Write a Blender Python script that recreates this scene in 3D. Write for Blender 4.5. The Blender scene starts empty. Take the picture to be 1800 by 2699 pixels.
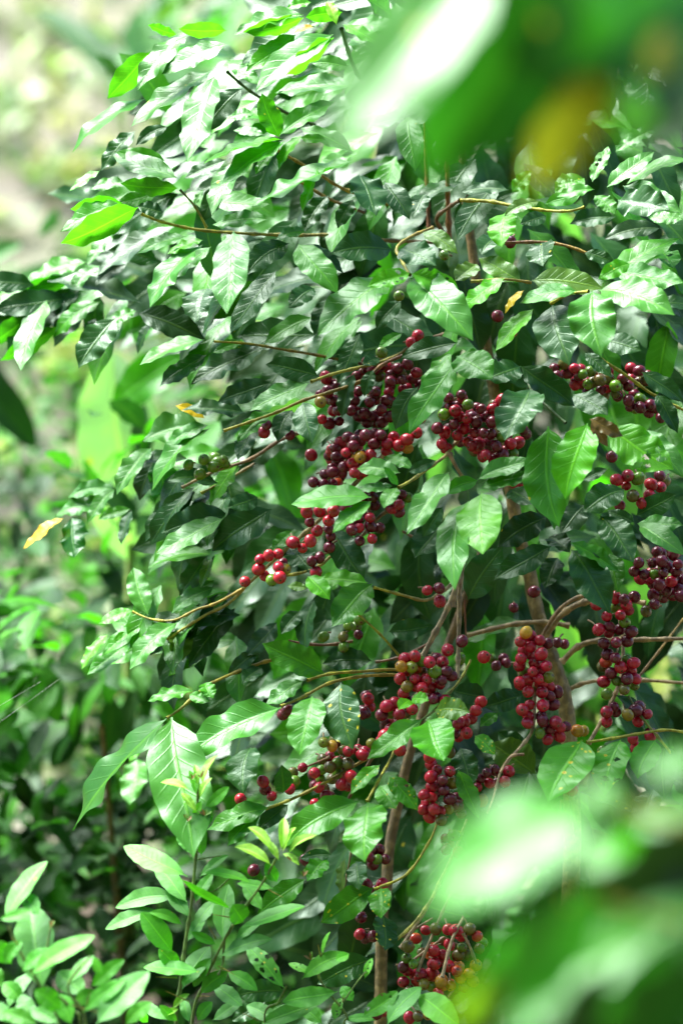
import bpy, math, random
import numpy as np
from mathutils import Vector, Matrix
R = random.Random(7)
sc = bpy.context.scene
col = sc.collection

# ------------------------------------------------------------------ camera
# 85 mm lens held upright; the plane of sharp focus passes through the front of the coffee bush
LENS, SENS_H, PXH, PXW = 85.0, 36.0, 2699.0, 1800.0
H_FOCUS = 1.35
FOCUS = H_FOCUS * LENS / SENS_H
CAM = Vector((0, 0, 1.28)); PITCH = math.radians(-3.0)
FWD = Vector((0, math.cos(PITCH), math.sin(PITCH))); UPV = Vector((0, -math.sin(PITCH), math.cos(PITCH))); RGT = Vector((1, 0, 0))
PX = H_FOCUS / PXH                       # metres per photo pixel at the focus plane
def at(x, y, d=0.0):
    """photo pixel -> point at d metres behind the focus plane"""
    dep = FOCUS + d
    k = dep / FOCUS * PX
    return CAM + FWD * dep + RGT * ((x - PXW / 2) * k) + UPV * ((PXH / 2 - y) * k)
def ray_ground(x, y, d):                 # foot on the ground below a point
    p = at(x, y, d); return Vector((p.x, p.y, ground_z(p.x, p.y)))
def ground_z(x, y):
    z = 0.04 * math.sin(x * 1.3) * math.cos(y * 1.1)
    if y < -1.2: z += min(18, (-1.2 - y) * 1.35 * min(1.0, (-1.2 - y) / 1.5 + .2))  # unseen steep rise behind the camera, added to block low sky light
    if y > 7.0: z += (y - 7.0) * 0.62 * min(1.0, (y - 7.0) / 3.0 + 0.25)
    return z

cam = bpy.data.cameras.new('camera'); co = bpy.data.objects.new('camera', cam); col.objects.link(co)
co.location = CAM; co.rotation_euler = (math.pi / 2 + PITCH, 0, 0)
cam.sensor_fit = 'VERTICAL'; cam.sensor_height = SENS_H; cam.sensor_width = 24; cam.lens = LENS
cam.clip_start = 0.05; cam.clip_end = 300
cam.dof.use_dof = True; cam.dof.focus_distance = FOCUS; cam.dof.aperture_fstop = 1.9
sc.camera = co

# ------------------------------------------------------------------ object helpers
def empty(name, loc, label=None, cat=None, group=None):
    o = bpy.data.objects.new(name, None); col.objects.link(o); o.location = loc; o.empty_display_size = .05
    if label: o['label'] = label
    if cat: o['category'] = cat
    if group: o['group'] = group
    return o
def link(name, me, parent=None, mat=None):
    o = bpy.data.objects.new(name, me); col.objects.link(o)
    if mat and not me.materials: me.materials.append(mat)
    if parent:
        o.parent = parent; o.matrix_parent_inverse = Matrix.Translation(parent.location).inverted()
    return o

class Geo:
    """collects quads with uv, colour and parameter attributes and links them as ONE mesh"""
    def __init__(s): s.v = []; s.f = []; s.uv = []; s.c = []; s.p = []; s.n = 0
    def add(s, v, f, uv, c, p):
        k = len(v); s.v.append(v); s.f.append(np.asarray(f) + s.n); s.uv.append(uv)
        c = np.asarray(c, float); s.c.append(c if c.ndim == 2 else np.tile(c, (k, 1))); s.p.append(np.tile(np.asarray(p, float), (k, 1))); s.n += k
    def mesh(s, name):
        v = np.concatenate(s.v); f = np.concatenate(s.f); uv = np.concatenate(s.uv); c = np.concatenate(s.c); p = np.concatenate(s.p)
        me = bpy.data.meshes.new(name); nf = len(f)
        me.vertices.add(len(v)); me.vertices.foreach_set('co', v.astype(np.float32).ravel())
        me.loops.add(nf * 4); me.loops.foreach_set('vertex_index', f.astype(np.int32).ravel())
        me.polygons.add(nf); me.polygons.foreach_set('loop_start', np.arange(0, nf * 4, 4, dtype=np.int32))
        me.polygons.foreach_set('use_smooth', np.ones(nf, dtype=bool))
        ul = me.uv_layers.new(name='UVMap'); ul.data.foreach_set('uv', uv[f.ravel()].astype(np.float32).ravel())
        a = me.attributes.new('tint', 'FLOAT_COLOR', 'POINT'); a.data.foreach_set('color', np.c_[c, np.ones(len(c))].astype(np.float32).ravel())
        a = me.attributes.new('prm', 'FLOAT_COLOR', 'POINT'); a.data.foreach_set('color', np.c_[p, np.ones(len(p))].astype(np.float32).ravel())
        me.update(calc_edges=True); return me
    def build(s, name, mat, parent=None): return link(name, s.mesh(name), parent, mat)

GRID = {}
def grid(nt, ns):
    if (nt, ns) not in GRID:
        t = np.linspace(-1, 1, nt + 1); u = np.linspace(0, 1, ns + 1)
        T, S = np.meshgrid(t, u)
        idx = np.arange((nt + 1) * (ns + 1)).reshape(ns + 1, nt + 1)
        f = np.stack([idx[:-1, :-1], idx[:-1, 1:], idx[1:, 1:], idx[1:, :-1]], -1).reshape(-1, 4)
        GRID[nt, ns] = (T.ravel(), S.ravel(), f)
    return GRID[nt, ns]
PROF = {
 'coffee': ([0, .03, .06, .11, .2, .32, .46, .6, .72, .82, .89, .94, .975, 1], [.035, .045, .2, .48, .79, .97, 1, .97, .85, .62, .37, .18, .07, .0]),
 'citrus': ([0, .05, .09, .16, .3, .5, .68, .82, .92, .97, 1], [.04, .05, .22, .5, .85, 1, .92, .68, .38, .18, .0]),
 'banana': ([0, .03, .08, .2, .4, .6, .75, .88, .95, 1], [.05, .3, .62, .9, 1, .97, .86, .6, .36, .0]),
 'oval':   ([0, .05, .1, .2, .4, .6, .8, .93, 1], [.05, .08, .4, .75, 1, .98, .75, .4, .0]),
}
def unit(a): return a / (np.linalg.norm(a) + 1e-12)
def leaf(geo, P0, P1, N, W, c, prm, nt=10, ns=26, prof='coffee', wave=.09, fold=.16, hump=.07, sway=0.0, quilt=.03, holes=0, curl=0.0, tipdroop=.0):
    """one leaf blade from P0 to P1, upper side towards N, full width W"""
    T, S, F = grid(nt, ns)
    P0 = np.array(P0); P1 = np.array(P1); ax = P1 - P0; L = np.linalg.norm(ax); ax = ax / L
    N = np.array(N, float); N = unit(N - ax * N.dot(ax)); B = np.cross(N, ax)
    xs, hs = PROF[prof]
    h = np.interp(S, xs, hs) * W / 2
    k1, k2 = R.uniform(1.8, 3.4), R.uniform(4, 6); a1, a2, a3, a4 = [R.uniform(0, 6.28) for _ in range(4)]
    side = np.sign(T); A = np.abs(T)
    # wavy margins, different on both sides
    ph = np.where(side > 0, a1, a2)
    env = np.minimum(1, S * 5) * np.minimum(1, (1 - S) * 4 + .15)
    z = fold * A * h * (1 + .3 * np.sin(S * 5 + a3))
    z += wave * W * env * A ** 1.7 * (np.sin(6.283 * k1 * S + ph) * .7 + np.sin(6.283 * k2 * S + ph * 2) * .3)
    h = h * (1 + .022 * np.sin(6.283 * (k2 * S) + ph) * env)
    # blade raised between the side veins
    z += quilt * W * .5 * np.abs(np.sin(math.pi * (9 * S - 1.7 * A + .3))) * np.sin(math.pi * np.minimum(1, A * 1.02)) ** .8 * env
    z += hump * L * 4 * S * (1 - S) - curl * W * A ** 2.2 * .5 - tipdroop * L * np.maximum(0, S - .6) ** 2
    x = h * T * (1 - .12 * A * fold * 4 * .3) + sway * L * 4 * S * (1 - S) + .015 * L * np.sin(5 * S + a4)
    v = P0 + np.outer(S * L, ax) + np.outer(x, B) + np.outer(z, N)
    uv = np.c_[T * .5 + .5, S]
    if holes:
        cT = (T[F].mean(1)); cS = S[F].mean(1); keep = np.ones(len(F), bool)
        for _ in range(holes):
            ht, hss = R.uniform(-.95, .95), R.uniform(.2, .85); rr = R.uniform(.5, 1.2)
            d = ((cT - ht) / (.22 * rr)) ** 2 + ((cS - hss) / (.045 * rr)) ** 2
            keep &= ~((d < 1 + .5 * np.sin(9 * np.arctan2(cS - hss, (cT - ht) * .3))) )
        F = F[keep]
    geo.add(v, F, uv, c, prm)

def smooth(pts, n=5):
    P = [np.array(p, float) for p in pts]
    if len(P) < 3: return np.array([P[0] + (P[1] - P[0]) * i / n for i in range(n + 1)])
    out = []
    for i in range(len(P) - 1):
        p0 = P[max(i - 1, 0)]; p1 = P[i]; p2 = P[i + 1]; p3 = P[min(i + 2, len(P) - 1)]
        for k in range(n):
            t = k / n
            out.append(.5 * ((2 * p1) + (-p0 + p2) * t + (2 * p0 - 5 * p1 + 4 * p2 - p3) * t * t + (-p0 + 3 * p1 - 3 * p2 + p3) * t ** 3))
    out.append(P[-1]); return np.array(out)
def tube(geo, pts, r0, r1, c0, c1, prm=(0, 0, 0), seg=7, nodes=0.0, n=5, rough=0.0):
    Q = smooth(pts, n); m = len(Q)
    acc = np.r_[0, np.cumsum(np.linalg.norm(np.diff(Q, axis=0), axis=1))]; tot = acc[-1]
    V = []; C = []; UV = []
    ref = np.array([.3, .2, .9])
    for i in range(m):
        d = unit(Q[min(i + 1, m - 1)] - Q[max(i - 1, 0)])
        a = unit(np.cross(d, ref)); b = np.cross(d, a); t = acc[i] / tot
        r = r0 + (r1 - r0) * t
        if nodes:
            q = (acc[i] / nodes) % 1.0; r *= 1 + .45 * math.exp(-((min(q, 1 - q)) / .12) ** 2)
        c = np.array(c0) * (1 - t) + np.array(c1) * t
        for k in range(seg):
            an = 6.2832 * k / seg; rr = r * (1 + rough * R.uniform(-1, 1))
            V.append(Q[i] + (a * math.cos(an) + b * math.sin(an)) * rr); C.append(c); UV.append((k / seg, acc[i] * 20))
    F = [(i * seg + k, i * seg + (k + 1) % seg, (i + 1) * seg + (k + 1) % seg, (i + 1) * seg + k) for i in range(m - 1) for k in range(seg)]
    geo.add(np.array(V), np.array(F), np.array(UV), np.array(C), prm)

# ------------------------------------------------------------------ materials
def nodes_of(name):
    m = bpy.data.materials.new(name); m.use_nodes = True; nt = m.node_tree; nt.nodes.clear(); return m, nt
class NT:
    def __init__(s, nt): s.nt = nt
    def n(s, t, **kw):
        o = s.nt.nodes.new(t)
        for k, v in kw.items(): setattr(o, k, v)
        return o
    def l(s, a, b): s.nt.links.new(a, b)
    def math(s, op, a, b=None, c=None, clamp=False):
        o = s.n('ShaderNodeMath', operation=op, use_clamp=clamp)
        for i, q in enumerate((a, b, c)):
            if q is None: continue
            if isinstance(q, (int, float)): o.inputs[i].default_value = q
            else: s.l(q, o.inputs[i])
        return o.outputs[0]
    def mix(s, f, a, b, bt='MIX'):
        o = s.n('ShaderNodeMix', data_type='RGBA', blend_type=bt); o.clamp_factor = True
        for i, q in ((0, f), (6, a), (7, b)):
            if isinstance(q, (int, float)): o.inputs[i].default_value = q
            elif isinstance(q, tuple): o.inputs[i].default_value = q + (1,) if len(q) == 3 else q
            else: s.l(q, o.inputs[i])
        return o.outputs[2]
    def ss(s, v, a, b):
        o = s.n('ShaderNodeMapRange', interpolation_type='SMOOTHSTEP'); s.l(v, o.inputs[0]); o.inputs[1].default_value = a; o.inputs[2].default_value = b; return o.outputs[0]

def leaf_material(name, rough=.34, spec=.5, veins=9, slope=1.7, bump=.35, trans=1.0):
    m, nt = nodes_of(name); g = NT(nt)
    tint = g.n('ShaderNodeAttribute', attribute_name='tint').outputs[0]
    pr = g.n('ShaderNodeSeparateColor'); g.l(g.n('ShaderNodeAttribute', attribute_name='prm').outputs[0], pr.inputs[0])
    rust, seed, tr = pr.outputs[0], pr.outputs[1], pr.outputs[2]
    uv = g.n('ShaderNodeUVMap').outputs[0]; sx = g.n('ShaderNodeSeparateXYZ'); g.l(uv, sx.inputs[0])
    A = g.math('ABSOLUTE', g.math('MULTIPLY', g.math('SUBTRACT', sx.outputs[0], .5), 2.0)); S = sx.outputs[1]
    mid = g.math('SUBTRACT', 1.0, g.ss(A, .025, .085))
    fr = g.math('FRACT', g.math('ADD', g.math('SUBTRACT', g.math('MULTIPLY', S, veins), g.math('MULTIPLY', g.math('POWER', A, .8), slope)), .3))
    dv = g.math('ABSOLUTE', g.math('SUBTRACT', fr, .5))       # .5 on the vein
    lat = g.math('MULTIPLY', g.ss(dv, .40, .5), g.ss(A, 1.0, .55))
    # local noise, offset per leaf
    cv = g.n('ShaderNodeCombineXYZ'); g.l(A, cv.inputs[0]); g.l(S, cv.inputs[1]); g.l(g.math('MULTIPLY', seed, 37.0), cv.inputs[2])
    cu = g.n('ShaderNodeCombineXYZ'); g.l(sx.outputs[0], cu.inputs[0]); g.l(g.math('MULTIPLY', S, 2.2), cu.inputs[1]); g.l(g.math('MULTIPLY', seed, 53.0), cu.inputs[2])
    no = g.n('ShaderNodeTexNoise'); g.l(cu.outputs[0], no.inputs['Vector']); no.inputs['Scale'].default_value = 3.2; no.inputs['Detail'].default_value = 4
    nf = g.n('ShaderNodeTexNoise'); g.l(cu.outputs[0], nf.inputs['Vector']); nf.inputs['Scale'].default_value = 22; nf.inputs['Detail'].default_value = 3
    c = g.mix(g.math('MULTIPLY', g.ss(no.outputs[0], .35, .7), .45), tint, g.mix(1.0, tint, (1.5, 1.35, .9), 'MULTIPLY'))
    c = g.mix(g.math('MULTIPLY', nf.outputs[0], .35), c, g.mix(1.0, c, (.72, .74, .8), 'MULTIPLY'))
    ad = g.mix(1.0, g.mix(1.0, tint, (2.1, 1.9, 1.1), 'MULTIPLY'), (.035, .05, .004), 'ADD')
    c = g.mix(g.math('MULTIPLY', lat, .12), c, ad)
    c = g.mix(g.math('MULTIPLY', mid, .5), c, ad)
    # leaf rust: yellow rings with brown centres, scattered specks
    vo = g.n('ShaderNodeTexVoronoi'); g.l(cu.outputs[0], vo.inputs['Vector']); vo.inputs['Scale'].default_value = 4.6
    sp = g.n('ShaderNodeSeparateColor'); g.l(vo.outputs['Color'], sp.inputs[0])
    sel = g.math('LESS_THAN', sp.outputs[0], g.math('MULTIPLY', rust, .75))
    dist = g.math('ADD', vo.outputs['Distance'], g.math('MULTIPLY', g.math('SUBTRACT', nf.outputs[0], .5), .25))
    rim = g.math('MULTIPLY', sel, g.math('SUBTRACT', 1.0, g.ss(dist, .14, .3)))
    cen = g.math('MULTIPLY', sel, g.math('SUBTRACT', 1.0, g.ss(dist, .04, .12)))
    c = g.mix(g.math('MULTIPLY', rim, .9), c, (.42, .36, .015))
    c = g.mix(g.math('MULTIPLY', cen, .85), c, (.2, .06, .012))
    geo = g.n('ShaderNodeNewGeometry')
    back = geo.outputs['Backfacing']
    under = g.mix(1.0, g.mix(.6, c, g.mix(1.0, c, (1.5, 1.5, 1.3), 'MULTIPLY')), (.01, .025, .003), 'ADD')
    c2 = g.mix(back, c, under)
    hb = g.math('ADD', g.math('ADD', g.math('MULTIPLY', lat, -.5), g.math('MULTIPLY', mid, -.9)), g.math('MULTIPLY', no.outputs[0], .9))
    hb = g.math('ADD', hb, g.math('MULTIPLY', nf.outputs[0], .22))
    bp = g.n('ShaderNodeBump'); bp.inputs['Strength'].default_value = bump; bp.inputs['Distance'].default_value = .0016; g.l(hb, bp.inputs['Height'])
    p = g.n('ShaderNodeBsdfPrincipled'); g.l(c2, p.inputs['Base Color']); g.l(bp.outputs[0], p.inputs['Normal'])
    ro = g.math('ADD', g.math('ADD', g.math('MULTIPLY', nf.outputs[0], .16), rough - .08), g.math('MULTIPLY', back, .12)); g.l(ro, p.inputs['Roughness'])
    p.inputs['Specular IOR Level'].default_value = spec; p.inputs['Specular Tint'].default_value = (.72, .98, .80, 1)
    tl = g.n('ShaderNodeBsdfTranslucent'); g.l(bp.outputs[0], tl.inputs['Normal'])
    tc = g.mix(1.0, g.mix(1.0, c, (1.7, 2.3, .8), 'MULTIPLY'), (.008, .035, 0.002), 'ADD'); g.l(tc, tl.inputs['Color'])
    mx = g.n('ShaderNodeMixShader'); g.l(g.math('MULTIPLY', tr, trans), mx.inputs[0]); g.l(p.outputs[0], mx.inputs[1]); g.l(tl.outputs[0], mx.inputs[2])
    out = g.n('ShaderNodeOutputMaterial'); g.l(mx.outputs[0], out.inputs[0]); return m
M_COFFEE = leaf_material('coffee_leaf', .23, .34)
M_FAR = leaf_material('background_leaf', .36, .3)
M_CITRUS = leaf_material('citrus_leaf', .42, .6, veins=13, slope=1.2, bump=.3)
M_BANANA = leaf_material('banana_leaf', .45, .35, veins=60, slope=2.0, bump=.2)
def bark_material():
    m, nt = nodes_of('bark'); g = NT(nt)
    tint = g.n('ShaderNodeAttribute', attribute_name='tint').outputs[0]
    tc = g.n('ShaderNodeTexCoord').outputs['Object']
    n1 = g.n('ShaderNodeTexNoise'); g.l(tc, n1.inputs['Vector']); n1.inputs['Scale'].default_value = 90; n1.inputs['Detail'].default_value = 6
    mp = g.n('ShaderNodeMapping'); g.l(tc, mp.inputs[0]); mp.inputs['Scale'].default_value = (260, 260, 45)
    n2 = g.n('ShaderNodeTexNoise'); g.l(mp.outputs[0], n2.inputs['Vector']); n2.inputs['Scale'].default_value = 1; n2.inputs['Detail'].default_value = 4
    c = g.mix(g.ss(n1.outputs[0], .4, .65), g.mix(1.0, tint, (.6, .58, .55), 'MULTIPLY'), g.mix(1.0, tint, (1.25, 1.22, 1.15), 'MULTIPLY'))
    c = g.mix(g.math('MULTIPLY', g.ss(n2.outputs[0], .5, .72), .6), c, g.mix(1.0, tint, (.42, .38, .34), 'MULTIPLY'))
    bp = g.n('ShaderNodeBump'); bp.inputs['Strength'].default_value = .6; bp.inputs['Distance'].default_value = .003; g.l(g.math('ADD', n1.outputs[0], n2.outputs[0]), bp.inputs['Height'])
    p = g.n('ShaderNodeBsdfPrincipled'); g.l(c, p.inputs['Base Color']); g.l(bp.outputs[0], p.inputs['Normal']); p.inputs['Roughness'].default_value = .6
    out = g.n('ShaderNodeOutputMaterial'); g.l(p.outputs[0], out.inputs[0]); return m
M_BARK = bark_material()
def cherry_material():
    m, nt = nodes_of('cherry_skin'); g = NT(nt)
    tint = g.n('ShaderNodeAttribute', attribute_name='tint').outputs[0]
    tc = g.n('ShaderNodeTexCoord').outputs['Object']; oi = g.n('ShaderNodeObjectInfo')
    ad = g.n('ShaderNodeVectorMath', operation='ADD'); g.l(tc, ad.inputs[0]); g.l(oi.outputs['Location'], ad.inputs[1])
    n1 = g.n('ShaderNodeTexNoise'); g.l(ad.outputs[0], n1.inputs['Vector']); n1.inputs['Scale'].default_value = 130; n1.inputs['Detail'].default_value = 3
    n2 = g.n('ShaderNodeTexNoise'); g.l(ad.outputs[0], n2.inputs['Vector']); n2.inputs['Scale'].default_value = 900
    c = g.mix(g.math('MULTIPLY', g.ss(n1.outputs[0], .42, .66), .55), tint, g.mix(1.0, tint, (.5, .5, .6), 'MULTIPLY'))
    c = g.mix(g.math('MULTIPLY', g.ss(n2.outputs[0], .66, .74), .35), c, (.4, .22, .12))
    p = g.n('ShaderNodeBsdfPrincipled'); g.l(c, p.inputs['Base Color'])
    g.l(g.math('ADD', g.math('MULTIPLY', n1.outputs[0], .12), .2), p.inputs['Roughness']); p.inputs['Specular IOR Level'].default_value = .5
    p.inputs['Subsurface Weight'].default_value = .0
    out = g.n('ShaderNodeOutputMaterial'); g.l(p.outputs[0], out.inputs[0]); return m
M_CHERRY = cherry_material()

# ------------------------------------------------------------------ colours
TINT = {'d': (.006, .038, .007), 'D': (.003, .016, .004), 'm': (.028, .150, .006), 'l': (.026, .125, .012), 'y': (.052, .23, .008),  # l holds some sky sheen and D some shade in the colour
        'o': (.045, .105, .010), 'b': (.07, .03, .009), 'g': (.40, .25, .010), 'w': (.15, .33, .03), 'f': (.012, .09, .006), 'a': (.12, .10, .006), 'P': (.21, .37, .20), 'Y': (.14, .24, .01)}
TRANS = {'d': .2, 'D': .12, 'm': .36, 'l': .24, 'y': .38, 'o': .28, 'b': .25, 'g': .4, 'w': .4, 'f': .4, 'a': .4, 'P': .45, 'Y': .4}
def jit(c, a=.18):
    k = R.uniform(1 - a, 1 + a); return tuple(max(.001, q * k * R.uniform(.93, 1.07)) for q in c)
toC = -FWD
SUN_EL, SUN_AZ = math.radians(63), math.radians(-66)      # azimuth from +Y (into the picture), negative = left
sd = Vector((math.sin(SUN_AZ) * math.cos(SUN_EL), math.cos(SUN_AZ) * math.cos(SUN_EL), math.sin(SUN_EL)))
SHEEN = (sd - Vector((0, 1, 0))).normalized()               # blades turned this way catch the bright part of the sky
def px_leaf(geo, rec, prof='coffee', scale_d=1.0, res=(10, 40), **kw):
    """rec: base x,y, tip x,y, shown width (photo pixels), kind, depth in cm"""
    bx, by, tx, ty, w, kind, d = rec
    d = d / 100.0; under = 'u' in kind; hol = 'h' in kind; rust = 'r' in kind; k = kind[0]
    L = math.hypot(tx - bx, ty - by); want = {'citrus': .36, 'banana': .3, 'oval': .55}.get(prof, .42)
    u = PX * (FOCUS + d) / FOCUS
    dz = 0.0
    if w > .5 * L:
        Lt = w / .47; dz = -math.sqrt(max(0, Lt * Lt - L * L)) * .75
    else: Lt = L; dz = R.uniform(-.22, .12) * L
    sw = 0.0 if under else {'l': .9, 'w': .7, 'm': R.choice((0, .35, .75)), 'y': R.choice((0, .6)), 'o': R.choice((0, .6)), 'd': R.choice((0, 0, .5)), 'S': .6}.get(k, 0)
    if sw:
        e = max(-.85, min(.85, (SHEEN.x * (tx - bx) / L - SHEEN.z * (ty - by) / L) / -SHEEN.y))
        dz += (e * L - dz) * sw
    P0 = at(bx, by, d); P1 = at(tx, ty, d + dz * u)
    Wt = max(w / .94, want * Lt); cs = max(.28, min(.95, w / Wt))
    if k == 'l' and not under: cs = min(cs, .86)
    th = math.acos(cs)
    ax2 = Vector((tx - bx, -(ty - by))).normalized(); pe = Vector((-ax2.y, ax2.x))
    if pe.y < 0 or (abs(pe.y) < .25 and R.random() < .5): pe = -pe
    pv = RGT * pe.x + UPV * pe.y
    N = toC * math.cos(th) * (-1 if under else 1) + pv * math.sin(th)
    if sw: N = N.normalized() * (1 - sw * .8) + SHEEN * sw * .8
    if 'N' in kw: N = kw.pop('N')
    c = jit(TINT[k]); a = dict(wave=R.uniform(.05, .12), fold=R.uniform(.1, .26), hump=R.uniform(.02, .09) * (-.6 if under else 1), sway=R.uniform(-.04, .04))
    if prof == 'citrus': c = tuple(q * (1.15 if k in 'yw' else 1.5) for q in c)
    if k == 'w': a.update(fold=.5, hump=.1)
    if prof == 'citrus': a.update(wave=R.uniform(.015, .045), quilt=.008)
    a.update(kw)
    leaf(geo, P0, P1, N, Wt * u, c, (R.uniform(.35, .8) if rust else (R.uniform(0, .06) if R.random() < .3 else 0.0), R.random(), TRANS[k] * R.uniform(.85, 1.15)), res[0] * (2 if hol else 1), res[1] * (2 if hol else 1), prof,
         holes=R.randint(4, 7) if hol else 0, **a)
    return L * w
def recs(s):
    out = []
    for line in s.replace(';', '\n').splitlines():
        q = line.split()
        if len(q) >= 7: out.append((float(q[0]), float(q[1]), float(q[2]), float(q[3]), float(q[4]), q[5], float(q[6])))
    return out
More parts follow.
